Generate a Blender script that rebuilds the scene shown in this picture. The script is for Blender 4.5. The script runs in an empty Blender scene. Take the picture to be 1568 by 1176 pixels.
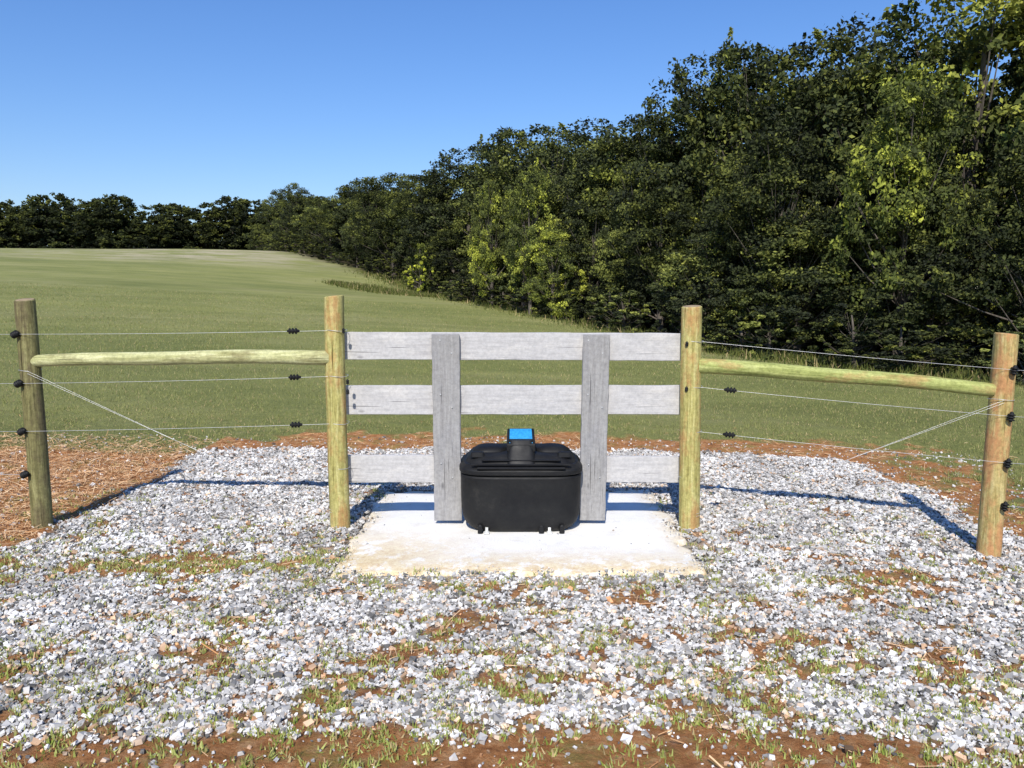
import bpy, math, random
import numpy as np
from mathutils import Vector
random.seed(7); rng=np.random.default_rng(11)
S=bpy.context.scene
S.view_settings.view_transform='Standard'; S.view_settings.look='None'; S.view_settings.exposure=0

# ---------------------------------------------------------------- helpers
def link(o,parent=None):
    S.collection.objects.link(o)
    if parent: o.parent=parent
    return o
def empty(name):
    o=bpy.data.objects.new(name,None); o.empty_display_size=.2; return link(o)
def mesh_np(name,V,F,attrs=None,mats=(),midx=None,smooth=False):
    V=np.asarray(V,np.float32); F=np.asarray(F,np.int32); n=F.shape[1]
    me=bpy.data.meshes.new(name)
    me.vertices.add(len(V)); me.vertices.foreach_set('co',V.ravel())
    me.loops.add(F.size); me.loops.foreach_set('vertex_index',F.ravel())
    me.polygons.add(len(F)); me.polygons.foreach_set('loop_start',np.arange(0,F.size,n,dtype=np.int32))
    for m in mats: me.materials.append(m)
    if midx is not None: me.polygons.foreach_set('material_index',np.asarray(midx,np.int32))
    me.polygons.foreach_set('use_smooth',np.full(len(F),smooth,dtype=bool))
    me.update(calc_edges=True)
    if attrs:
        for k,a in attrs.items():
            a=np.asarray(a,np.float32)
            if a.shape[1]==3: a=np.hstack([a,np.ones((len(a),1),np.float32)])
            c=me.color_attributes.new(k,'FLOAT_COLOR','POINT'); c.data.foreach_set('color',a.ravel())
    return me
def hsh(ix,iy,s):
    n=(ix*374761393+iy*668265263+s*974634777)&0xffffffff
    n=((n^(n>>13))*1274126177)&0xffffffff
    return ((n^(n>>16))&0xffff)/65535.0
def vnoise(x,y,s=0):
    xi=np.floor(x).astype(np.int64); yi=np.floor(y).astype(np.int64)
    fx=x-xi; fy=y-yi; fx=fx*fx*(3-2*fx); fy=fy*fy*(3-2*fy)
    a=hsh(xi,yi,s); b=hsh(xi+1,yi,s); c=hsh(xi,yi+1,s); d=hsh(xi+1,yi+1,s)
    return (a*(1-fx)+b*fx)*(1-fy)+(c*(1-fx)+d*fx)*fy
def fbm(x,y,s=0,o=4):
    t=0;a=.5;w=0
    for i in range(o):
        t=t+a*vnoise(x*2**i+i*17.3,y*2**i-i*9.1,s+i); w+=a; a*=.5
    return t/w
def sst(a,b,x):
    t=np.clip((x-a)/(b-a),0,1); return t*t*(3-2*t)

# ---------------------------------------------------------------- terrain
CP=np.array([(-3.4,5.6,0),(-1.2,5.6,0),(1.25,5.6,0),(3.2,5.2,-.08),(0,2.6,0),(-4,3,0),(4,3,-.1),(0,0,0),(0,-12,0),(-10,0,.1),(10,0,-.4),
(-3,8.75,0),(0,8.75,0),(4,8.75,-.12),(-7,7,.08),(8,8,-.3),
(-6,15,.33),(0,15,.12),(5,15,-.05),(-12,20,.75),(-3,22,.6),(-15,30,1.5),(-7,32,1.2),(-25,50,3.4),(-14,48,2.6),(-32,62,4.7),(-22,66,4.9),
(10.8,17,-.28),(8.2,19.5,-.17),(5.8,22.5,0),(2.7,29,.48),(-2.7,40,1.33),(-6.6,50,2.05),(-10,56,3.1),(-19.9,72,5.35),
(-30,74,5.7),(-45,72,5.6),(-60,72,5.5),(-30,85,5.3),(-45,92,4.6),(-60,100,4.3),(-20,95,4.8),
(20,20,-.7),(15,35,0),(10,50,1),(0,70,3),(-5,90,4),(30,60,.5),(40,20,-1),(-80,60,5.3),(-80,120,4),(0,130,4),(60,130,2),(60,0,-1),(-60,20,2.2),(-60,-15,.5),(40,-15,-1)],float)
def U(r2): return np.where(r2>1e-9,.5*r2*np.log(np.maximum(r2,1e-9)),0)
_P=CP[:,:2]/20; _n=len(_P)
_K=U(((_P[:,None]-_P[None])**2).sum(-1))+np.eye(_n)*1e-4
_Q=np.hstack([np.ones((_n,1)),_P])
_A=np.block([[_K,_Q],[_Q.T,np.zeros((3,3))]])
_w=np.linalg.solve(_A,np.concatenate([CP[:,2],np.zeros(3)]))
def H(x,y):
    x=np.clip(np.asarray(x,float),-80,60)/20; y=np.clip(np.asarray(y,float),-15,130)/20
    out=_w[_n]+_w[_n+1]*x+_w[_n+2]*y
    for i in range(_n): out=out+_w[i]*U((x-_P[i,0])**2+(y-_P[i,1])**2)
    return out
EDGE=np.array([(60,-6),(30,6),(17,13.5),(10.8,17),(8.2,19.5),(5.8,22.5),(2.7,29),(-2.7,40),(-6.6,50),(-10,56),(-19.9,72),(-30,92),(-90,97)],float)
def wood_side(x,y):
    """>0 inside the woods : signed distance to the woods edge"""
    best=np.full(np.shape(x),1e9); sg=np.zeros(np.shape(x))
    for a,b in zip(EDGE[:-1],EDGE[1:]):
        d=b-a; L=(d**2).sum(); t=np.clip(((x-a[0])*d[0]+(y-a[1])*d[1])/L,0,1)
        px=x-a[0]-t*d[0]; py=y-a[1]-t*d[1]; dd=np.hypot(px,py)
        s=-(d[0]*(y-a[1])-d[1]*(x-a[0]))
        sg=np.where(dd<best,np.sign(s),sg); best=np.minimum(best,dd)
    return best*sg
def micro(x,y): return (fbm(x*3,y*3,50)-.5)*.055+(fbm(x*11,y*11,51,3)-.5)*.036
def masks(x,y):
    n1=fbm(x*1.3,y*1.3,3); n2=fbm(x*5,y*5,9); n3=fbm(x*3.1+4,y*3.1*1.3,21); n4=fbm(x*10,y*13,29); n5=fbm(x*22,y*26,39,3)
    wob=(n1-.5)*.9+(n2-.5)*.45
    dl=x+3.3; dr=3.65-x; db=(8.55-.1*np.abs(x-0.3)**1.4*.35)-y; df=y-2.78
    dl=np.where(y<4.75,dl+1.6*sst(4.9,4.4,y),dl); dr=np.where(y<5,dr+1.2*sst(5.2,4.3,y),dr)
    d=np.minimum(np.minimum(dl,dr),np.minimum(db,df))+wob*.6
    g=sst(-.04,.16,d+(n4-.5)*.25)
    p=n3*.3+n4*.4+n5*.3
    bias=.17*np.exp(-((y-4.78)/.24)**2-((x+2.1)/1.1)**2)+.18*np.exp(-((y-4.6)/.16)**2-((x-2.35)/.35)**2)+.055*sst(4.7,3.6,y)+.06*np.exp(-((y-4.35)/.22)**2-(x/1.6)**2)-.04*sst(5.2,6.,y)+.03*sst(1.5,3.5,x)*sst(5.6,4.8,y)
    patch=sst(.565,.615,p+bias)
    g=g*(1-patch*.95)
    ring=np.minimum(np.minimum(x+3.3+2.6,5.0-x),np.minimum(9.3-y,y-1.0))+ (n1-.5)*1.6+(n2-.5)*.9
    gr=sst(.15,-.25,ring)
    gr=np.where(x<-3.3,np.maximum(gr,sst(8.1,8.6,y+(n1-.5)*1.)),gr)
    gr=np.maximum(gr,sst(3.9,4.6,x+(n2-.5)*1.6)*sst(.40,.56,n2)*sst(4.5,5.5,y))
    return g*(1-gr),gr,patch
def axis(a,b,st,lo,hi,gr=1.07):
    c=list(np.arange(a,b+1e-6,st)); s=st; v=b
    while v<hi: s*=gr; v+=s; c.append(v)
    s=st; v=a
    while v>lo: s*=gr; v-=s; c.insert(0,v)
    return np.array(c)
gx=axis(-6,6,.03,-1200,1200); gy=axis(1.8,9.8,.03,-400,1500,1.055)
X,Y=np.meshgrid(gx,gy); x=X.ravel(); y=Y.ravel()
near=sst(14,10,y)*sst(9,7,np.abs(x))
z=H(x,y)+near*micro(x,y)
slabm=sst(1.25,1.1,np.abs(x-.05))*sst(4.5,4.7,y)*sst(7.0,6.8,y)
z=z*(1-slabm)+slabm*(-.03)
g,gr,patch=masks(x,y)
ws=wood_side(x,y)
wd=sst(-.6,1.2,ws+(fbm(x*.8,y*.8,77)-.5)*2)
nx,ny=len(gx),len(gy)
idx=np.arange(nx*ny).reshape(ny,nx)
F=np.stack([idx[:-1,:-1].ravel(),idx[:-1,1:].ravel(),idx[1:,1:].ravel(),idx[1:,:-1].ravel()],1)

# ---------------------------------------------------------------- material helpers
def M(name):
    m=bpy.data.materials.new(name); m.use_nodes=True; nt=m.node_tree; nt.nodes.clear()
    out=nt.nodes.new('ShaderNodeOutputMaterial'); b=nt.nodes.new('ShaderNodeBsdfPrincipled')
    nt.links.new(b.outputs[0],out.inputs[0]); return m,nt,b,out
def N(nt,t,**k):
    n=nt.nodes.new(t)
    for a,v in k.items(): setattr(n,a,v)
    return n
def noise(nt,vec,scale,detail=4,rough=.55,dist=0):
    n=N(nt,'ShaderNodeTexNoise'); n.inputs['Scale'].default_value=scale; n.inputs['Detail'].default_value=detail
    n.inputs['Roughness'].default_value=rough; n.inputs['Distortion'].default_value=dist
    if vec: nt.links.new(vec,n.inputs['Vector'])
    return n.outputs['Fac']
def ramp(nt,fac,stops):
    r=N(nt,'ShaderNodeValToRGB'); e=r.color_ramp.elements
    while len(e)<len(stops): e.new(.5)
    for i,(p,c) in enumerate(stops):
        e[i].position=p; e[i].color=(*c,1) if len(c)==3 else c
    nt.links.new(fac,r.inputs[0]); return r.outputs[0]
def mix(nt,f,a,b,bt='MIX'):
    m=N(nt,'ShaderNodeMix',data_type='RGBA',blend_type=bt)
    for s,v in ((m.inputs[0],f),(m.inputs[6],a),(m.inputs[7],b)):
        if isinstance(v,bpy.types.NodeSocket): nt.links.new(v,s)
        else: s.default_value=v if not isinstance(v,tuple) else (*v,1)[:4]
    return m.outputs[2]
def mapping(nt,src,scale,rot=0):
    m=N(nt,'ShaderNodeMapping'); m.inputs['Scale'].default_value=scale; m.inputs['Rotation'].default_value=(0,0,rot); nt.links.new(src,m.inputs[0]); return m.outputs[0]
def bump(nt,b,h,strength,dist):
    n=N(nt,'ShaderNodeBump'); n.inputs['Strength'].default_value=strength; n.inputs['Distance'].default_value=dist
    nt.links.new(h,n.inputs['Height']); nt.links.new(n.outputs[0],b.inputs['Normal'])
def grey(v): return (v,v,v)

# ground
mg,nt,b,_=M('ground_mat')
tc=N(nt,'ShaderNodeTexCoord').outputs['Object']
at=N(nt,'ShaderNodeVertexColor',layer_name='mask'); sep=N(nt,'ShaderNodeSeparateColor'); nt.links.new(at.outputs[0],sep.inputs[0])
vor=N(nt,'ShaderNodeTexVoronoi'); vor.inputs['Scale'].default_value=75; nt.links.new(tc,vor.inputs['Vector'])
vs=N(nt,'ShaderNodeSeparateColor'); nt.links.new(vor.outputs['Color'],vs.inputs[0])
gravel=ramp(nt,vs.outputs[0],[(0,(.13,.12,.11)),(.45,(.28,.27,.25)),(.8,(.46,.45,.42)),(1,(.6,.58,.54))])
gravel=mix(nt,.8,gravel,ramp(nt,vor.outputs['Distance'],[(.0,(1,1,1)),(.7,(.35,.32,.28))]),'MULTIPLY')
clay=ramp(nt,noise(nt,tc,11,9,.8),[(.32,(.26,.10,.035)),(.5,(.56,.25,.095)),(.66,(.76,.46,.23))])
clay=mix(nt,ramp(nt,noise(nt,tc,4.2,6,.7),[(.52,grey(0)),(.64,grey(.6))]),clay,(.30,.30,.085))
n_small=noise(nt,tc,16,6,.75); 
stre=noise(nt,mapping(nt,tc,(.06,.6,.3),math.radians(14)),1.0,5,.65,.5)
blot=noise(nt,mapping(nt,tc,(.14,.26,.3)),1.0,7,.7)
grs=ramp(nt,n_small,[(.3,(.125,.145,.045)),(.5,(.225,.24,.08)),(.7,(.34,.33,.13))])
grs=mix(nt,.65,grs,ramp(nt,blot,[(.36,(.185,.21,.065)),(.5,(.27,.28,.095)),(.64,(.36,.345,.145))]))
grs=mix(nt,.5,grs,ramp(nt,stre,[(.38,grey(.8)),(.5,grey(1.0)),(.62,(1.2,1.16,1.1))]),'MULTIPLY')
pn=noise(nt,mapping(nt,tc,(.25,.5,.3)),1.0,6,.7)
at2=N(nt,'ShaderNodeVertexColor',layer_name='mask2'); sep2=N(nt,'ShaderNodeSeparateColor'); nt.links.new(at2.outputs[0],sep2.inputs[0])
mm=N(nt,'ShaderNodeMath',operation='MULTIPLY'); nt.links.new(ramp(nt,pn,[(.42,grey(0)),(.6,grey(1))]),mm.inputs[0]); nt.links.new(sep2.outputs[0],mm.inputs[1])
grs=mix(nt,mm.outputs[0],grs,(.46,.40,.26))
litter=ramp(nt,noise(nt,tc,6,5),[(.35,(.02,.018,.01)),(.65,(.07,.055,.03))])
sandc=ramp(nt,noise(nt,tc,25,6,.7),[(.3,(.5,.41,.25)),(.6,(.78,.72,.60))])
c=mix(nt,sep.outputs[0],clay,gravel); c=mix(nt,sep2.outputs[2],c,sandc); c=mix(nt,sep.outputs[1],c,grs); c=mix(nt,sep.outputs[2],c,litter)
nt.links.new(c,b.inputs['Base Color']); b.inputs['Roughness'].default_value=.95; b.inputs['Specular IOR Level'].default_value=.1
bump(nt,b,noise(nt,tc,34,8,.8),1.0,.04)

SL=(-1.08,1.17,4.58,6.62)   # concrete slab extents
def slab_in(x,y,m=0): return (x>SL[0]-m)&(x<SL[1]+m)&(y>SL[2]-m)&(y<SL[3]+m)
def slab_d(x,y): return np.maximum(np.maximum(SL[0]-x,x-SL[1]),np.maximum(SL[2]-y,y-SL[3]))
def spill(x,y): # dusty sand feathered round the slab
    d=slab_d(x,y)+(fbm(x*4,y*4,91)-.5)*.5
    return sst(.26,-.02,d)*(.5+.5*sst(5.5,4.7,y))
crest=np.exp(-((x+26)/16)**2)*sst(50,62,y)*sst(90,72,y)
me=mesh_np('ground',np.stack([x,y,z],1),F,{'mask':np.stack([g,gr,wd],1),'mask2':np.stack([crest,patch,spill(x,y)],1)},[mg],smooth=True)
link(bpy.data.objects.new('ground',me))

def tint_mat(name,trans=0,objcol=False,rough=0):
    m=bpy.data.materials.new(name); m.use_nodes=True; nt=m.node_tree; nt.nodes.clear(); out=nt.nodes.new('ShaderNodeOutputMaterial')
    a=N(nt,'ShaderNodeVertexColor',layer_name='tint').outputs[0]
    if objcol:
        oi=N(nt,'ShaderNodeObjectInfo').outputs['Color']; a=mix(nt,1.0,a,oi,'MULTIPLY')
    d=N(nt,'ShaderNodeBsdfDiffuse'); nt.links.new(a,d.inputs[0]); d.inputs['Roughness'].default_value=rough; sh=d.outputs[0]
    if trans:
        t=N(nt,'ShaderNodeBsdfTranslucent'); nt.links.new(a,t.inputs[0]); mx=N(nt,'ShaderNodeMixShader'); mx.inputs[0].default_value=trans
        nt.links.new(sh,mx.inputs[1]); nt.links.new(t.outputs[0],mx.inputs[2]); sh=mx.outputs[0]
    nt.links.new(sh,out.inputs[0]); return m
m_stone=tint_mat('gravel_stone'); m_blade=tint_mat('grass_blade',.2); m_straw=tint_mat('straw'); m_leaf=tint_mat('leaf',.2,True)
m_bark,nt,b,_=M('bark'); tc=N(nt,'ShaderNodeTexCoord').outputs['Object']
nt.links.new(ramp(nt,noise(nt,mapping(nt,tc,(6,6,1)),2,5),[(.3,(.05,.04,.03)),(.7,(.17,.145,.12))]),b.inputs['Base Color']); b.inputs['Roughness'].default_value=.9

def rand_unit(n):
    v=rng.normal(size=(n,3)); return v/np.linalg.norm(v,axis=1,keepdims=True)
def basis(nrm):
    r=rand_unit(len(nrm)); t=np.cross(nrm,r); t/=np.linalg.norm(t,axis=1,keepdims=True)+1e-9
    return t,np.cross(nrm,t)

# ---------------------------------------------------------------- gravel
n=950000
px=rng.uniform(-5.2,5.2,n); py=2.2+6.9*rng.random(n)**1.3
k=np.abs(px)<py*.75+.6; px,py=px[k],py[k]; n=len(px)
gm,grm,pm=masks(px,py)
dens=.55+.8*(fbm(px*1.7,py*1.7,71)-.3)
keep=rng.random(n)<(gm*np.clip(dens,.35,1)+.015)
sd_=slab_d(px,py)
keep&=~((sd_<.0)&(rng.random(n)>.002+.34*np.exp(-(sd_/.07)**2)*(fbm(px*5,py*5,17)>.46)))
keep&=(rng.random(n)>spill(px,py)*.72*(sd_>0))
px,py,pm=px[keep],py[keep],pm[keep]; n=len(px)
sz=np.exp(rng.normal(math.log(.0055),.48,n))*(1+.25*fbm(px*1.5,py*1.5,88)); sz=np.clip(sz,.0022,.020)
sz=np.where(slab_in(px,py,0),sz*.55,sz)
cube=np.array([(-1,-1,-1),(1,-1,-1),(1,1,-1),(-1,1,-1),(-1,-1,1),(1,-1,1),(1,1,1),(-1,1,1)],float)
cf=np.array([(4,5,6,7),(0,1,5,4),(1,2,6,5),(2,3,7,6),(3,0,4,7)])
L=cube[None]*rng.uniform(.35,1.1,(n,8,3))*np.stack([np.ones(n),rng.uniform(.6,1,n),rng.uniform(.45,.85,n)],1)[:,None]
nrm=rand_unit(n)*.5+np.array([0,0,1]); nrm/=np.linalg.norm(nrm,axis=1,keepdims=True); t,bt=basis(nrm)
P=(L[...,0:1]*t[:,None]+L[...,1:2]*bt[:,None]+L[...,2:3]*nrm[:,None])*sz[:,None,None]
hz=H(px,py)+micro(px,py)
hz=np.where(slab_in(px,py,0),.018,hz)
P+=np.stack([px,py,hz+sz*.3+rng.random(n)*.006*(~slab_in(px,py,0))],1)[:,None]
base=rng.choice([.14,.28,.44,.58,.70,.80],n,p=[.09,.16,.24,.27,.16,.08])*rng.uniform(.88,1.12,n)
base*= .64+.70*fbm(px*3.2,py*3.2,61)
col=np.stack([base*1.04,base*1.0,base*.94],1); w=rng.random(n)<.10; col[w]*=np.array([1.08,.86,.68])
w=rng.random(n)<pm*.6; col[w]*=np.array([1.05,.72,.48])
V=P.reshape(-1,3); F=(cf[None]+np.arange(n)[:,None,None]*8).reshape(-1,4)
link(bpy.data.objects.new('gravel',mesh_np('gravel',V,F,{'tint':np.repeat(np.clip(col,0,.85),8,0)},[m_stone])))

# ---------------------------------------------------------------- grass blades / straw
def blades(px,py,hh,ww,lean,col,z0=None):
    n=len(px); a=rng.uniform(0,2*math.pi,n); dx,dy=np.cos(a),np.sin(a); la=rng.uniform(0,2*math.pi,n); l=lean*rng.random(n)*hh
    zz=(H(px,py) if z0 is None else z0)-.004
    p0=np.stack([px-dx*ww,py-dy*ww,zz],1); p1=np.stack([px+dx*ww,py+dy*ww,zz],1)
    tx=px+np.cos(la)*l; ty=py+np.sin(la)*l; tz=zz+np.sqrt(np.maximum(hh**2-l**2,(.2*hh)**2))
    p2=np.stack([tx+dx*ww*.25,ty+dy*ww*.25,tz],1); p3=np.stack([tx-dx*ww*.25,ty-dy*ww*.25,tz],1)
    V=np.stack([p0,p1,p2,p3],1).reshape(-1,3); F=np.arange(4*n).reshape(-1,4)
    return V,F,np.repeat(col,4,0)
def gcol(n,a=(.19,.215,.06),b=(.38,.375,.15),dry=.12):
    t=rng.random((n,1)); c=np.array(a)*(1-t)+np.array(b)*t
    d=rng.random(n)<dry; c[d]=np.array([.5,.39,.2])*rng.uniform(.7,1.2,(d.sum(),1)); return c
n=300000; py=7.5+28*rng.random(n)**2.0; px=rng.uniform(-.85,.85,n)*(py+1)
gm,grm,_=masks(px,py); k=(rng.random(n)<grm)&(wood_side(px,py)<1.0); px,py=px[k],py[k]; n=len(px)
sc=.6+.05*py; cl=.6+.8*fbm(px*1.2,py*1.2,515)
hh=rng.uniform(.014,.042,n)*np.minimum(1.5,sc)*cl; V,F,C=blades(px,py,hh,rng.uniform(.002,.004,n)*sc*1.1,.95,gcol(n))
link(bpy.data.objects.new('field_grass',mesh_np('field_grass',V,F,{'tint':C},[m_blade])))
# weeds and clover tufts in the gravel and clay
nt_=24000; cx=rng.uniform(-4.8,4.8,nt_); cy=2.3+6.6*rng.random(nt_)**1.3
gm,grm,pm=masks(cx,cy); band=np.exp(-((cy-4.78)/.32)**2)*(cx<-1)+.5*np.exp(-((cy-3.1)/.4)**2)+.6*np.exp(-((cy-4.44)/.12)**2)*(np.abs(cx)<1.8)
cl=sst(.50,.62,fbm(cx*3.4,cy*4.2,303))
k=(rng.random(nt_)<(.02+.34*cl+.30*pm+.5*band)*sst(8.5,5.5,cy+.6))&(slab_d(cx,cy)>-.03); cx,cy=cx[k],cy[k]
m=16; sp_=rng.uniform(.008,.03,len(cx)); px=np.repeat(cx,m)+rng.normal(0,1,len(cx)*m)*np.repeat(sp_,m); py=np.repeat(cy,m)+rng.normal(0,1,len(cx)*m)*np.repeat(sp_,m); n=len(px)
V,F,C=blades(px,py,rng.uniform(.014,.030,n),rng.uniform(.0024,.0055,n),1.0,gcol(n,(.22,.29,.05),(.55,.56,.20),.2),H(px,py)+micro(px,py)+.005)
link(bpy.data.objects.new('weeds',mesh_np('weeds',V,F,{'tint':C},[m_blade])))
# tall weeds at the woods edge and an unmown strip in the dip of the field
n=16000; t=rng.random(n); seg=rng.integers(1,9,n); A=EDGE[seg]; B=EDGE[seg+1]; p=A+(B-A)*t[:,None]
px=p[:,0]+rng.normal(0,.8,n)+.5; py=p[:,1]+rng.normal(0,.6,n)+.3
n2=9000; t2=rng.random(n2); px=np.concatenate([px,-10.5+6.3*t2+rng.normal(0,.3,n2)]); py=np.concatenate([py,47.5-6.0*t2+rng.normal(0,.9,n2)*np.sin(t2*3.14)]); n+=n2
hh=rng.uniform(.06,.34,n)*(.3+fbm(px*.9,py*.9,5)); V,F,C=blades(px,py,hh,rng.uniform(.006,.014,n)*(1+.02*py),.8,gcol(n,(.06,.085,.025),(.20,.21,.06),.1))
link(bpy.data.objects.new('tall_weeds',mesh_np('tall_weeds',V,F,{'tint':C},[m_blade])))
# scattered straw
n=260000; px=rng.uniform(-6.8,6,n); py=2.0+8.2*rng.random(n)
gm,grm,pm=masks(px,py); left=sst(-3.0,-3.5,px+(fbm(px*2,py*2,4)-.5))*sst(9.2,8.4,py)*sst(4.3,4.9,py)
pr=(1-gm)*(1-grm*.93)*(.02+.16*sst(.5,.62,fbm(px*4,py*4,7)))+left*.8*(1-gm)*(.3+fbm(px*3,py*3,44))
pr=np.where(py<3.3,pr*.2,pr)
k=(rng.random(n)<pr)&~slab_in(px,py); px,py=px[k],py[k]; n=len(px)
a=rng.uniform(0,2*math.pi,n); ln=rng.uniform(.010,.055,n); w=rng.uniform(.001,.0024,n); zz=H(px,py)+micro(px,py)+.004+rng.random(n)*.016
d=np.stack([np.cos(a),np.sin(a),rng.normal(0,.18,n)],1)*ln[:,None]; s=np.stack([-np.sin(a),np.cos(a),rng.normal(0,.4,n)],1)*w[:,None]
c0=np.stack([px,py,zz+np.abs(d[:,2])],1); V=np.stack([c0-d-s,c0+d-s,c0+d+s,c0-d+s],1).reshape(-1,3)
t=rng.random((n,1)); C=np.array([.55,.27,.11])*(1-t)+np.array([.82,.60,.36])*t
link(bpy.data.objects.new('straw',mesh_np('straw',V,np.arange(4*n).reshape(-1,4),{'tint':np.repeat(C,4,0)},[m_straw])))

# ---------------------------------------------------------------- concrete slab
mc,nt,b,_=M('concrete'); tc=N(nt,'ShaderNodeTexCoord').outputs['Object']
cc=ramp(nt,noise(nt,tc,4,10,.75),[(.32,(.74,.71,.65)),(.46,(.87,.85,.80)),(.66,(.90,.885,.85))])
sandm=N(nt,'ShaderNodeVertexColor',layer_name='sand'); ss=N(nt,'ShaderNodeSeparateColor'); nt.links.new(sandm.outputs[0],ss.inputs[0])
ad=N(nt,'ShaderNodeMath',operation='MULTIPLY'); nt.links.new(ss.outputs[0],ad.inputs[0]); nt.links.new(ramp(nt,noise(nt,tc,7,10,.8),[(.40,grey(0)),(.50,grey(1))]),ad.inputs[1])
sand=ramp(nt,noise(nt,tc,30,7,.8),[(.3,(.58,.37,.18)),(.6,(.82,.71,.46))])
nt.links.new(mix(nt,ad.outputs[0],cc,sand),b.inputs['Base Color']); b.inputs['Roughness'].default_value=.95; b.inputs['Specular IOR Level'].default_value=.1
bump(nt,b,noise(nt,tc,70,7,.8),.6,.008)
nxs,nys=110,96; ux=np.linspace(SL[0],SL[1],nxs); uy=np.linspace(SL[2],SL[3],nys); X,Y=np.meshgrid(ux,uy)
ex=np.minimum(X-SL[0],SL[1]-X); ey=np.minimum(Y-SL[2],SL[3]-Y); e=np.minimum(ex,ey)
Xj=X+(fbm(Y*5,X*0+X*.5,31)-.5)*.22*sst(.12,0,ex); Yj=Y+(fbm(X*5,Y*.5,32)-.5)*.28*sst(.12,0,ey)
Z=.016+(fbm(X*5,Y*5,33)-.5)*.006-.02*sst(.2,.0,e)*fbm(X*6,Y*6,35); Z=np.where(e<1e-6,-.03,Z)
sandv=np.maximum(sst(.6,0.0,Y-SL[2]),sst(1.3,.1,X-SL[0])*sst(1.2,.2,Y-SL[2])); sandv=np.maximum(sandv,.7*sst(.25,0,e))
i=np.arange(nxs*nys).reshape(nys,nxs); F=np.stack([i[:-1,:-1].ravel(),i[:-1,1:].ravel(),i[1:,1:].ravel(),i[1:,:-1].ravel()],1)
link(bpy.data.objects.new('concrete_slab',mesh_np('concrete_slab',np.stack([Xj.ravel(),Yj.ravel(),Z.ravel()],1),F,{'sand':np.repeat(sandv.reshape(-1,1),3,1)},[mc],smooth=True)))

# ---------------------------------------------------------------- tubes, boards
def tube(pts,rad,sides=8,cap=True):
    pts=np.array(pts,float); V=[];F=[]; k=len(pts)
    for i in range(k):
        d=pts[min(i+1,k-1)]-pts[max(i-1,0)]; d/=np.linalg.norm(d)+1e-9
        r=np.array([0,0,1.]) if abs(d[2])<.9 else np.array([1.,0,0]); u=np.cross(d,r); u/=np.linalg.norm(u); v=np.cross(d,u)
        for s in range(sides):
            a=2*math.pi*s/sides; V.append(pts[i]+(u*math.cos(a)+v*math.sin(a))*rad[i])
    for i in range(k-1):
        for s in range(sides):
            F.append((i*sides+s,i*sides+(s+1)%sides,(i+1)*sides+(s+1)%sides,(i+1)*sides+s))
    return V,F
def obj_from(name,V,F,mat,smooth=True,parent=None):
    me=bpy.data.meshes.new(name); me.from_pydata([tuple(map(float,v)) for v in V],[],[tuple(f) for f in F]); me.materials.append(mat)
    if smooth: me.shade_smooth()
    return link(bpy.data.objects.new(name,me),parent)
def sharp(o,ang=35):
    o.data.set_sharp_from_angle(angle=math.radians(ang))

def wood(name,c0,c1,c2,patchc,pw=.5,axis='z',lo=.47,grit=.7):
    m,nt,b,_=M(name); tc=N(nt,'ShaderNodeTexCoord').outputs['Object']
    sc={'z':(26,26,1.6),'x':(1.6,26,26)}[axis]; sc2={'z':(5,5,2.0),'x':(2.0,5,5)}[axis]
    gr_=noise(nt,mapping(nt,tc,sc),1.6,9,.72,.8)
    c=ramp(nt,gr_,[(.34,c0),(.5,c1),(.66,c2)])
    pa=ramp(nt,noise(nt,mapping(nt,tc,sc2),1.6,7,.7),[(lo,grey(0)),(lo+.13,grey(pw))]); c=mix(nt,pa,c,patchc)
    c=mix(nt,grit,c,ramp(nt,noise(nt,tc,38,5,.8),[(.35,grey(.6)),(.6,grey(1.15))]),'MULTIPLY')
    v=N(nt,'ShaderNodeTexVoronoi'); v.inputs['Scale'].default_value=2.2; nt.links.new(mapping(nt,tc,tuple(min(q,2.2)*1.3 if q>2 else 1.1 for q in sc)),v.inputs['Vector'])
    kn=ramp(nt,v.outputs['Distance'],[(.04,grey(.8)),(.09,grey(0))]); c=mix(nt,kn,c,tuple(q*.4 for q in c0))
    ck=ramp(nt,noise(nt,mapping(nt,tc,tuple(q*1.6 if q>10 else q*.6 for q in sc)),2.0,3,.5),[(.30,grey(.8)),(.34,grey(0))]); c=mix(nt,ck,c,tuple(q*.3 for q in c0))
    nt.links.new(c,b.inputs['Base Color']); b.inputs['Roughness'].default_value=.85; b.inputs['Specular IOR Level'].default_value=.12
    bump(nt,b,gr_,.8 if grit>.6 else .4,.008); return m
w_post=wood('treated_pine',(.23,.20,.06),(.46,.41,.145),(.62,.57,.26),(.46,.25,.10),.8,'z',.48)
w_post2=wood('treated_pine_brown',(.26,.20,.065),(.48,.38,.15),(.62,.52,.25),(.52,.26,.115),.9,'z',.44)
w_post3=wood('treated_pine_dark',(.09,.085,.035),(.20,.18,.075),(.33,.31,.14),(.13,.10,.06),.7)
w_rail=wood('treated_pine_rail',(.28,.28,.11),(.52,.51,.25),(.68,.67,.38),(.20,.16,.07),.6,'x',.53)
w_rail2=wood('treated_pine_rail_green',(.19,.21,.06),(.37,.40,.13),(.50,.52,.20),(.48,.27,.12),.6,'x',.52)
w_board=wood('weathered_board',(.43,.415,.41),(.49,.475,.465),(.55,.535,.52),(.64,.61,.57),.5,'x',.52,.4)
w_plank=wood('weathered_plank',(.26,.25,.245),(.32,.31,.30),(.38,.37,.36),(.28,.275,.285),.6,'z',.5,.45)
m_end,nt,b,_=M('end_grain'); tc=N(nt,'ShaderNodeTexCoord').outputs['Object']
nt.links.new(ramp(nt,noise(nt,tc,25,4),[(.3,(.2,.14,.08)),(.7,(.42,.32,.18))]),b.inputs['Base Color']); b.inputs['Roughness'].default_value=.9

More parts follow.
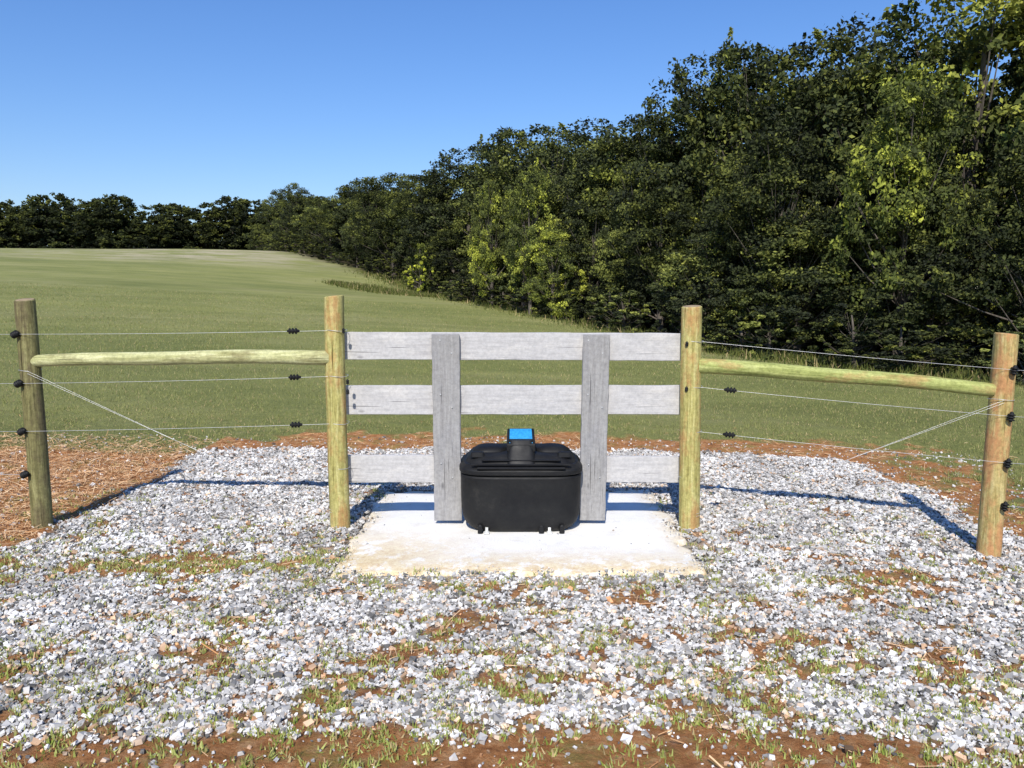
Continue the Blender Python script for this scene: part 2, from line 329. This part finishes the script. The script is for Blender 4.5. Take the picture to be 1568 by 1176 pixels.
def post(x,y,zt,mat,r=.071,slant=(.0,.0)):
    zb=float(H(x,y))-.25; k=26; sides=22; V=[];F=[]; ph=random.random()*9
    for i in range(k):
        t=i/(k-1); z=zb+(zt-zb)*t; rr=r*(1.03-.05*t)
        for s in range(sides):
            a=2*math.pi*s/sides; q=rr*(1+.02*math.sin(3*a+ph+t*2)+.012*math.sin(7*a+ph*2)+random.uniform(-.006,.006))
            zz=z+ (slant[0]*math.cos(a)+slant[1]*math.sin(a))*(t**6)
            V.append((.012*math.sin(t*2.4+ph)+q*math.cos(a),.008*math.cos(t*2+ph)+q*math.sin(a),zz))
    for i in range(k-1):
        for s in range(sides): F.append((i*sides+s,i*sides+(s+1)%sides,(i+1)*sides+(s+1)%sides,(i+1)*sides+s))
    t0=(k-1)*sides; m0=len(V); cx=sum(V[t0+s][0] for s in range(sides))/sides; cy=sum(V[t0+s][1] for s in range(sides))/sides
    for s in range(sides):
        v=V[t0+s]; V.append((cx+(v[0]-cx)*.88,cy+(v[1]-cy)*.88,v[2]+.006))
    V.append((cx,cy,zt+.008))
    for s in range(sides): F.append((t0+s,t0+(s+1)%sides,m0+(s+1)%sides,m0+s))
    for s in range(sides): F.append((m0+s,m0+(s+1)%sides,m0+sides))
    o=obj_from('wooden_fence_post',V,F,mat); o.data.materials.append(m_end)
    for p in o.data.polygons[-sides:]: p.material_index=1
    sharp(o,30); o.location=(x,y,0); return o
PL=(-1.215,5.56); PR=(1.25,5.56); QL=(-3.37,5.6); QR=(3.19,5.2)
post(*PL,1.63,w_post,.069,(.006,.0)); post(*PR,1.56,w_post,.071,(.004,.006)); post(*QL,1.605,w_post3,.067,(.0,.01)); post(*QR,1.39,w_post2,.072,(-.006,.0))
post(-6.2,5.7,1.62,w_post3,.07); post(6.1,4.9,1.25,w_post2,.07)

def rail(a,b,r0,r1,mat):
    a=np.array(a,float); b=np.array(b,float); k=30; L=np.linalg.norm(b-a); pts=[];rad=[]
    for i in range(k):
        t=i/(k-1); x_=(t-.5)*L
        pts.append((x_,.006*math.sin(t*5),.010*math.sin(t*math.pi)+.004*math.sin(t*11))); rad.append((r0+(r1-r0)*t)*(1+random.uniform(-.03,.03)))
    V,F=tube(pts,rad,18)
    for e in (0,k-1):
        V.append(np.array(pts[e])); c=len(V)-1
        for s in range(18): F.append((e*18+s,e*18+(s+1)%18,c))
    o=obj_from('fence_rail',V,F,mat); sharp(o,50); o.location=tuple((a+b)/2); d=b-a
    o.rotation_euler=(0,-math.atan2(d[2],math.hypot(d[0],d[1])),math.atan2(d[1],d[0])); return o
rail((QL[0]+.04,5.58,1.185),(PL[0]-.04,5.55,1.215),.042,.052,w_rail)
rail((PR[0]+.04,5.54,1.155),(QR[0]-.05,5.21,1.03),.054,.044,w_rail2)

import bmesh
def board(name,x0,x1,y0,y1,z0,z1,mat,parent,rot=0):
    L=x1-x0; W=z1-z0; T=y1-y0; long_x=L>W
    nu=24; V=[];F=[]
    prof=[(-1,-1),(1,-1),(1,1),(-1,1)]
    for i in range(nu):
        t=i/(nu-1); j=[random.uniform(-.0022,.0022) for _ in range(4)]; bow=.004*math.sin(t*math.pi*1.3+x0)
        for (p,q),jj in zip(prof,j):
            if long_x: V.append(((t-.5)*L,p*T/2+bow,q*W/2+jj))
            else: V.append((q*L/2+jj,p*T/2+bow,(t-.5)*W))
    for i in range(nu-1):
        for s in range(4): F.append((i*4+s,i*4+(s+1)%4,(i+1)*4+(s+1)%4,(i+1)*4+s))
    F.append((3,2,1,0)); e=(nu-1)*4; F.append((e,e+1,e+2,e+3))
    o=obj_from(name,V,F,mat,False,parent); o.location=((x0+x1)/2,(y0+y1)/2,(z0+z1)/2); o.rotation_euler[1]=rot
    bm=bmesh.new(); bm.from_mesh(o.data); bmesh.ops.recalc_face_normals(bm,faces=bm.faces); bm.to_mesh(o.data); bm.free()
    mb=o.modifiers.new('b','BEVEL'); mb.width=.003; mb.segments=1; mb.limit_method='ANGLE'
    return o
fp=empty('wooden_board_fence')
board('top_board',-1.235,1.275,5.622,5.66,1.188,1.380,w_board,fp,.004)
board('middle_board',-1.235,1.275,5.622,5.66,.802,1.008,w_board,fp,.0)
board('bottom_board_left',-1.235,-.40,5.622,5.66,.312,.508,w_board,fp)
board('bottom_board_right',.53,1.275,5.622,5.66,.312,.500,w_board,fp)
board('upright_plank_left',-.555,-.362,5.578,5.618,.045,1.372,w_plank,fp,-.006)
board('upright_plank_right',.487,.672,5.578,5.618,.045,1.368,w_plank,fp,.012)
m_steel,nt,b,_=M('galvanised_steel'); b.inputs['Metallic'].default_value=.6; b.inputs['Roughness'].default_value=.45
tc=N(nt,'ShaderNodeTexCoord').outputs['Object']; nt.links.new(ramp(nt,noise(nt,tc,40),[(.3,(.5,.5,.5)),(.7,(.72,.72,.7))]),b.inputs['Base Color'])
m_blk,nt,b,_=M('black_plastic'); tc=N(nt,'ShaderNodeTexCoord').outputs['Object']
nt.links.new(ramp(nt,noise(nt,tc,5,7,.75),[(.4,(.006,.006,.007)),(.6,(.012,.012,.012)),(.78,(.035,.032,.028))]),b.inputs['Base Color'])
nt.links.new(ramp(nt,noise(nt,tc,9,4),[(.3,grey(.5)),(.7,grey(.7))]),b.inputs['Roughness']); b.inputs['Specular IOR Level'].default_value=.3; bump(nt,b,noise(nt,tc,160,2),.15,.002)
V=[];F=[]
for (nx_,nz_) in [(-.50,1.33),(-.42,1.24),(-.50,.95),(-.42,.86),(-.5,.46),(-.42,.36),(.53,1.33),(.63,1.24),(.53,.95),(.63,.86),(.54,.45),(.62,.36)]:
    o0=len(V); v,f=tube([(nx_,5.579,nz_),(nx_,5.5735,nz_)],[.005,.005],8); v.append(np.array((nx_,5.573,nz_)))
    V+=v; F+=[tuple(q+o0 for q in ff) for ff in f]+[(o0+8+s,o0+8+(s+1)%8,o0+16) for s in range(8)]
obj_from('nails',V,F,m_steel,False,fp)

# ---------------------------------------------------------------- wires
wf=empty('electric_wire_fence')
def wire(a,b,sag=.01,r=.0013,name='wire'):
    a=np.array(a,float);b=np.array(b,float); pts=[a+(b-a)*t-np.array([0,0,4*sag*t*(1-t)]) for t in np.linspace(0,1,14)]
    V,F=tube(pts,[r]*14,6); return obj_from(name,V,F,m_steel,True,wf)
def lathe(center,direction,prof,name,mat,parent,sides=14):
    d=np.array(direction,float); d/=np.linalg.norm(d); c=np.array(center,float)
    V,F=tube([c+d*p for p,_ in prof],[r for _,r in prof],sides); 
    return obj_from(name,V,F,mat,True,parent)
ribs=[(-.038,.001),(-.038,.007),(-.03,.008),(-.027,.018),(-.02,.019),(-.017,.011),(-.011,.011),(-.008,.019),(-.001,.019),(.002,.011),(.008,.011),(.011,.019),(.018,.019),(.021,.011),(.03,.009),(.036,.006),(.037,.001)]
big=[(p*1.15,r*1.1) for p,r in ribs]
zl=[1.375,1.035,.70,.395]; zlc=[1.40,1.085,.755,.44]
for i,(za,zb) in enumerate(zip(zl,zlc)):
    A=(QL[0]-.03,5.515,za); B=(PL[0]-.05,5.50,zb)
    if i<3: wire(A,B,.006)
    wire(A,(-6.2,5.62,za+.01),.01)
    lathe((QL[0]-.035,5.515,za),(1,-.15,.5),[(p*.85,r*1.3) for p,r in ribs],'post_insulator',m_blk,wf)
    if i<3:
        t=.893; lathe([A[k]+(B[k]-A[k])*t for k in range(3)],np.array(B)-np.array(A),big,'strain_insulator',m_blk,wf)
zr=[1.165,.865,.56,.275]; zrc=[1.325,1.01,.70,.37]
for i,(za,zb) in enumerate(zip(zr,zrc)):
    A=(QR[0]+.045,5.115,za); B=(PR[0]+.05,5.50,zb)
    if i<3: wire(A,B,.006)
    wire(A,(6.1,4.82,za-.1),.01)
    lathe((QR[0]+.02,5.112,za),(.1,0,1),[(p*.9,r*1.2) for p,r in ribs],'post_insulator',m_blk,wf)
    if i in(1,2):
        t=.90; lathe([A[k]+(B[k]-A[k])*t for k in range(3)],np.array(B)-np.array(A),big,'strain_insulator',m_blk,wf)
for dz in (0,.018):
    wire((QL[0]+.02,5.53,1.12-dz),(PL[0]-.04,5.50,.12+dz),.002,.0010,'brace_wire')
    wire((QR[0]-.02,5.13,.97-dz),(PR[0]+.04,5.49,.10+dz),.002,.0010,'brace_wire')
def wrap(px,py,z,r):
    V,F=tube([(px+r*math.cos(a),py+r*math.sin(a),z+.004*math.sin(a*2)) for a in np.linspace(0,2*math.pi,25)],[.0018]*25,5); obj_from('wire_wrap',V,F,m_steel,True,wf)
for z_ in zlc: wrap(PL[0],PL[1],z_,.074)
for z_ in zrc: wrap(PR[0],PR[1],z_,.075)
wrap(QL[0],QL[1],1.12,.071); wrap(QR[0],QR[1],.97,.076)
for (px_,z_) in [(PL[0]-.03+.095,1.40),(PL[0]+.085,1.05),(PL[0]+.085,.98),(PR[0]-.055,1.31),(PR[0]-.05,1.0)]:
    lathe((px_,5.49,z_),(0,-.2,1),[(p*.5,r*.6) for p,r in ribs],'staple_insulator',m_blk,wf)

# ---------------------------------------------------------------- livestock waterer
tk=empty('livestock_waterer'); TX,TY=.062,5.655
def superring(hw,hd,n,z,k=64,yo=0,xo=0):
    R=[]
    for s in range(k):
        a=2*math.pi*s/k; c_,s_=math.cos(a),math.sin(a)
        R.append((TX+xo+hw*math.copysign(abs(c_)**(2/n),c_),TY+yo+hd*math.copysign(abs(s_)**(2/n),s_),z))
    return R
def loft(rings,name,mat,cap0=True,cap1=True,parent=tk,ang=28):
    k=len(rings[0]); V=[v for r in rings for v in r]; F=[]
    for i in range(len(rings)-1):
        for s in range(k): F.append((i*k+s,i*k+(s+1)%k,(i+1)*k+(s+1)%k,(i+1)*k+s))
    if cap0: F.append(tuple(reversed(range(k))))
    if cap1: F.append(tuple((len(rings)-1)*k+s for s in range(k)))
    o=obj_from(name,V,F,mat,True,parent); sharp(o,ang); return o
z0=.02
body=[(0,.345,.262,4),(.012,.362,.276,4),(.03,.378,.29,4.2),(.06,.398,.306,4.5),(.10,.412,.318,4.5),(.16,.418,.322,4.5),(.26,.42,.325,4.5),(.36,.422,.327,4.5),(.385,.424,.329,4.5),(.395,.418,.322,4.5),(.398,.404,.308,4.5),(.41,.404,.308,4.5)]
loft([superring(w_,d_,n_,z0+z_) for z_,w_,d_,n_ in body],'body',m_blk)
lid=[(.408,.40,.305,4.5),(.408,.426,.331,4.5),(.416,.432,.337,4.5),(.436,.432,.337,4.5),(.446,.426,.331,4.5),(.456,.412,.316,4.3),(.468,.402,.304,4.2),(.472,.385,.288,4.2),(.495,.372,.276,4.2),(.515,.352,.255,4),(.528,.325,.228,3.6),(.534,.285,.19,3.5),(.536,.1,.06,3)]
loft([superring(w_,d_,n_,z0+z_) for z_,w_,d_,n_ in lid],'lid',m_blk)
def dome(cx,cy,r,h,zb,name):
    rings=[]
    for t in np.linspace(0,1,9):
        a=t*math.pi/2; rr=r*math.cos(a)**.6 if t<1 else .004; rings.append(superring(rr,rr*.95,2.4,zb+h*math.sin(a),48,cy-TY,cx-TX))
    loft(rings,name,m_blk)
dome(TX-.215,5.62,.125,.05,z0+.52,'ball_hood_left'); dome(TX+.215,5.62,.125,.05,z0+.52,'ball_hood_right')
for (w_,zz,yy,hh) in [(.30,.455,-.326,.012),(.34,.474,-.30,.010),(.27,.500,-.275,.010)]:
    loft([superring(w_,.016,5,z0+zz,48,yy),superring(w_,.018,5,z0+zz+hh*.5,48,yy),superring(w_-.006,.010,5,z0+zz+hh,48,yy)],'moulded_rib',m_blk)
for sx in (-1,1):
    loft([superring(.05,.03,4,z0+.515,32,-.20,sx*.30),superring(.045,.026,4,z0+.545,32,-.20,sx*.30),superring(.03,.015,4,z0+.55,32,-.20,sx*.30)],'lid_latch',m_blk)
loft([superring(.105,.17,6,z0+.47,40,-.14),superring(.098,.15,6,z0+.52,40,-.13),superring(.088,.13,6,z0+.58,40,-.10),superring(.086,.125,6,z0+.63,40,-.09)],'valve_housing',m_blk,True,True)
def wedge(hw,y0,y1,za,zb,th,name,mat,hw2=None):
    hw2=hw2 or hw
    V=[(TX-hw,y0,za-th),(TX+hw,y0,za-th),(TX+hw2,y1,zb-th),(TX-hw2,y1,zb-th),(TX-hw,y0,za),(TX+hw,y0,za),(TX+hw2,y1,zb),(TX-hw2,y1,zb)]
    o=obj_from(name,V,[(3,2,1,0),(4,5,6,7),(0,1,5,4),(1,2,6,5),(2,3,7,6),(3,0,4,7)],mat,False,tk); mb=o.modifiers.new('b','BEVEL'); mb.width=.008; mb.segments=3; return o
wedge(.100,5.43,5.68,z0+.605,z0+.675,.055,'valve_lid',m_blk,.095)
m_blue,nt,b,_=M('blue_plate'); tc=N(nt,'ShaderNodeTexCoord').outputs['Object']
nt.links.new(ramp(nt,noise(nt,tc,60,3),[(.3,(.02,.22,.5)),(.6,(.04,.36,.68))]),b.inputs['Base Color']); b.inputs['Roughness'].default_value=.45
wedge(.080,5.445,5.66,z0+.6145,z0+.6747,.006,'blue_plate',m_blue,.078)
m_white,nt,b,_=M('pale_bracket'); b.inputs['Roughness'].default_value=.5
tc=N(nt,'ShaderNodeTexCoord').outputs['Object']; nt.links.new(ramp(nt,noise(nt,tc,30),[(.3,(.5,.5,.47)),(.7,(.75,.74,.7))]),b.inputs['Base Color'])
for sx in (-.235,.195):
    loft([superring(.018,.02,5,z0,20,-.300,sx),superring(.018,.02,5,z0+.012,20,-.300,sx)],'anchor_bracket',m_white)
    loft([superring(.010,.01,5,z0,20,-.286,sx),superring(.010,.01,5,z0+.04,20,-.286,sx)],'anchor_bracket_tab',m_white)
for sx in (-.28,.14,.28):
    loft([superring(.018,.02,4,z0,20,-.285,sx),superring(.016,.018,4,z0+.05,20,-.290,sx),superring(.008,.01,4,z0+.06,20,-.290,sx)],'foot_lug',m_blk)

# ---------------------------------------------------------------- trees
def tree_mesh(name,Ht,R,ncl,lpc,ls,z_low,seed,sprigs=5,power=.5,limbs=46):
    global rng
    old=rng; rng=np.random.default_rng(seed); rd=random.Random(seed)
    V=[];F=[];nb=0
    def add(pts,rad,s=6):
        nonlocal nb
        v,f=tube(pts,rad,s); V.extend(v); F.extend([tuple(q+nb for q in ff) for ff in f]); nb+=len(v)
    tp=[(0,0,-.3)]; tx=ty=0
    for i in range(1,9):
        tx+=rd.uniform(-.03,.03)*Ht*.5; ty+=rd.uniform(-.03,.03)*Ht*.5; tp.append((tx*i/8,ty*i/8,Ht*.82*i/8))
    add(tp,[.021*Ht*(1-.105*i)+.01 for i in range(9)],8); tpa=np.array(tp)
    nl=rd.randint(9,12); LC=[];LR=[]
    for j in range(nl):
        t=z_low+.12+(1-z_low-.25)*((j+.5)/nl); pr=math.sin(math.pi*min(1,max(0,(t-z_low)*.75/(1-z_low)+.16)))**power
        a=j*2.4+rd.uniform(-.5,.5); r_=R*pr*rd.uniform(.35,.68)*(0.55 if t>.78 else 1)
        LC.append((r_*math.cos(a),r_*math.sin(a),t*Ht)); LR.append(R*rd.uniform(.42,.62)*(.85 if t>.75 else 1))
    LC.append((rd.uniform(-.4,.4),rd.uniform(-.4,.4),Ht-R*.5)); LR.append(R*.5)
    LC=np.array(LC);LR=np.array(LR); li=rng.choice(len(LR),ncl,p=LR**2/(LR**2).sum())
    dv=rand_unit(ncl)*np.array([1,1,.85]); C=LC[li]+dv*(LR[li]*rng.uniform(.55,1.0,ncl)**.6)[:,None]
    C[:,2]=np.clip(C[:,2],Ht*z_low,Ht*1.0)
    for i in rng.permutation(ncl)[:limbs]:
        c=C[i]; k=int(np.clip(c[2]/Ht*8*.75,0,7)); s=tpa[k]; mid=s*.45+c*.55+np.array([0,0,-.12]); r0=.006*Ht*(1-.09*k)
        add([s,mid,c],[r0,r0*.6,r0*.2],5)
    rad=rng.uniform(.22,.62,ncl)*Ht/10
    cnt=(lpc*rng.uniform(.45,1.3,ncl)*(rad/Ht*10/.42)**1.5).astype(int)
    ci=np.repeat(np.arange(ncl),cnt)
    off=rng.normal(size=(len(ci),3)); off/=np.linalg.norm(off,axis=1,keepdims=True); off*=(rng.random((len(ci),1))**.45)*rad[ci][:,None]; off[:,2]*=.6
    P=C[ci]+off
    lobt=rng.random(len(LR)); tintc=(.5*rng.random(ncl)+.5*lobt[li])[ci]
    sp=[];st=[]
    for i in range(sprigs):
        c=C[int(rng.integers(ncl))]; out=np.array([c[0]*.3,c[1]*.3,1.0]); out/=np.linalg.norm(out); L=rng.uniform(.5,1.0)*Ht/10
        add([c,c+out*L],[.012,.004],4); t=rng.random(70)[:,None]
        sp.append(c+out*L*t+rng.normal(0,.11,(70,3))*(1.15-t)); st.append(np.full(70,rng.random()))
    if sp: P=np.vstack([P]+sp); tintc=np.concatenate([tintc]+st)
    n=len(P)
    outw=P-np.array([0,0,Ht*.45]); outw/=np.linalg.norm(outw,axis=1,keepdims=True)+1e-6
    nr=rand_unit(n)+outw*.5+np.array([0,0,.45]); nr/=np.linalg.norm(nr,axis=1,keepdims=True); t,bt=basis(nr)
    s=ls*rng.uniform(.6,1.35,n)[:,None]
    q=np.stack([P-t*s*.5,P-bt*s*.3+nr*s*.05,P+t*s*.5,P+bt*s*.3+nr*s*.05],1).reshape(-1,3)
    lt=rng.random(n); k=np.clip(.66*np.clip(tintc*1.4-.18,0,1)**1.8+.40*lt**2,0,1)[:,None]
    dk=np.array([.030,.035,.027]); md=np.array([.078,.094,.036]); br=np.array([.34,.36,.085])
    col=np.where(k<.45,dk+(md-dk)*k/.45,md+(br-md)*(k-.45)/.55)
    allV=np.vstack([np.array(V),q]); lf=np.arange(4*n).reshape(-1,4)+len(V)
    allF=np.vstack([np.array(F),lf]); tint=np.vstack([np.full((len(V),3),.1),np.repeat(col,4,0)])
    mi=np.concatenate([np.zeros(len(F)),np.ones(n)])
    me=mesh_np(name,allV,allF,{'tint':tint},[m_bark,m_leaf],mi)
    rng=old; return me
TM=[tree_mesh('deciduous_%d'%i,10,3.3,420,60,.165,.04 if i%2 else .09,100+i) for i in range(6)]
FM=[tree_mesh('far_deciduous_%d'%i,10,3.8,300,36,.34,.02,400+i,0,.4,14) for i in range(3)]
SM=[tree_mesh('bush_%d'%i,3,1.35,110,90,.10,.03,200+i,4) for i in range(3)]
def put(name,me,x,y,ztop,wx,col,base_h,parent=None,sink=.1):
    zg=float(H(x,y))-sink; h=ztop-zg; o=bpy.data.objects.new(name,me); o.location=(x,y,zg); s=h/base_h
    o.scale=(wx,wx*random.uniform(.9,1.1),s); o.rotation_euler[2]=random.uniform(0,6.28); o.color=(*col,1); link(o,parent); return o
def tcol(b=1.0,warm=0.): 
    v=b*random.uniform(.75,1.25); return (v*(1+warm),v*(1+warm*.6),v*(1-warm*.3))
A=[(22,17,12.5),(18,18.5,12.6),(15.3,21,12.8),(12.6,22.8,11.4),(10.9,24.5,10.0),(9.7,26.5,10.2),(8.3,28.2,10.3),(7.1,30,10.7),(6.0,32,9.5),(5.0,34,8.5),(3.9,36.5,9.5),(2.1,40,10.3),(.2,44,10.6),(-2.6,49,10.7),(-5.4,55,10.3),(-8.8,61,10.8),(-12.6,67,11.2),(-17.8,76,10.9)]
bright={2:(1.5,1.5,1.15),3:(1.45,1.4,1.1),6:(1.2,1.2,1.),8:(1.2,1.2,1.)}
for i,(x_,y_,zt) in enumerate(A):
    put('deciduous_tree',TM[i%6],x_,y_,zt,random.uniform(.9,1.1),bright.get(i,tcol(.95)),10)
woods=empty('woods')
for i,(x_,y_,zt) in enumerate(A):
    for k in range(2):
        put('woods_tree',FM[(i+2+k)%3],x_+3.5+3.2*k+random.uniform(-1,1),y_+3.0+2.6*k+random.uniform(-1,1),zt-.3+random.uniform(-1.2,.2),1.0,tcol(.85),10,woods)
pts=[]
for a,b_ in zip(EDGE[2:-2],EDGE[3:-1]):
    L=np.linalg.norm(b_-a); d=(b_-a)/L; nrm_=np.array([d[1],-d[0]]); 
    t=0
    while t<L:
        pts.append((a+d*t,nrm_ if nrm_[1]>0 else -nrm_)); t+=2.2+.02*a[1]
for i,(p,nn) in enumerate(pts):
    h=random.uniform(3.4,7.4); q=p+nn*(1.9+random.uniform(-.3,.9))
    c_=tcol(.85) if i%4 else tcol(1.35,.05)
    put('deciduous_tree',TM[(i*5+1)%6],q[0],q[1],float(H(*q))+h,random.uniform(.5,.72),c_,10)
for i,(p,nn) in enumerate(pts):
    q=p+nn*random.uniform(.2,.9); put('shrub',SM[i%3],q[0],q[1],float(H(*q))+random.uniform(.9,2.2),random.uniform(.7,1.05),tcol(.75 if i%3 else 1.15),3)
for (x_,y_,zt,w_,mi) in [(.75,33.5,7.0,.42,1),(1.6,31.8,4.3,.4,3),(-.9,37,6.9,.36,0)]:
    put('young_tree',TM[mi],x_,y_,zt,w_,(2.2,2.15,1.4),10)
put('shrub',SM[1],-5.1,45.0,4.65,.75,(2.7,2.6,1.4),3)
put('young_tree',TM[2],9.9,20.6,7.6,.55,(1.6,1.6,1.1),10)
dl=empty('distant_tree_line')
xs=np.arange(-98,-17,2.8)
for i,x_ in enumerate(xs):
    zt=14.3+.6*math.sin(x_*.33+1.)+.35*math.sin(x_*.83)+random.uniform(-.3,.3)-1.3*math.exp(-((x_+41)/4)**2)-1.1*math.exp(-((x_+56)/2)**2)-1.3*math.exp(-((x_+29.5)/2.)**2)
    put('distant_tree',FM[i%3],x_,105+random.uniform(-2,2),zt,random.uniform(.95,1.15),tcol(.66),10,dl)
    put('distant_tree',FM[(i+2)%3],x_+1.3,101+random.uniform(-1,1),zt-random.uniform(1.2,3),random.uniform(.95,1.1),tcol(.6),10,dl)
for (x_,y_,zt) in [(-20.5,84,11.9),(-23,92,12.6),(-15,82,12.),(-25,98,12.4),(-11,80,12)]:
    put('distant_tree',FM[int(abs(x_))%3],x_,y_,zt,1.05,tcol(.75),10,dl)

# ---------------------------------------------------------------- light, sky, camera
EL=math.radians(42); AZ=math.radians(8)
sd=bpy.data.lights.new('sun','SUN'); sd.energy=5.0; sd.angle=math.radians(.6); sd.color=(1,.95,.86)
so=link(bpy.data.objects.new('sun',sd)); so.rotation_euler=Vector((math.sin(AZ)*math.cos(EL),math.cos(AZ)*math.cos(EL),-math.sin(EL))).to_track_quat('-Z','Y').to_euler()
w=bpy.data.worlds.new('World'); S.world=w; w.use_nodes=True; nt=w.node_tree; bg=nt.nodes['Background']
sk=nt.nodes.new('ShaderNodeTexSky'); sk.sky_type='NISHITA'; sk.sun_disc=False; sk.sun_elevation=EL; sk.sun_rotation=math.pi+AZ; sk.altitude=0; sk.air_density=1.35; sk.dust_density=.25; sk.ozone_density=4.5
hs=nt.nodes.new('ShaderNodeHueSaturation'); hs.inputs['Saturation'].default_value=1.15
nt.links.new(sk.outputs[0],hs.inputs['Color'])
nt.links.new(mix(nt,1.0,hs.outputs[0],(.76,.84,1.12),'MULTIPLY'),bg.inputs[0]); bg.inputs[1].default_value=.13
cam=bpy.data.cameras.new('camera'); cam.sensor_width=36; cam.lens=28.26; cam.clip_end=4000; cam.clip_start=.05
co=link(bpy.data.objects.new('camera',cam)); co.location=(0,0,1.65); co.rotation_euler=(math.radians(90-6.4),0,0)
S.camera=co
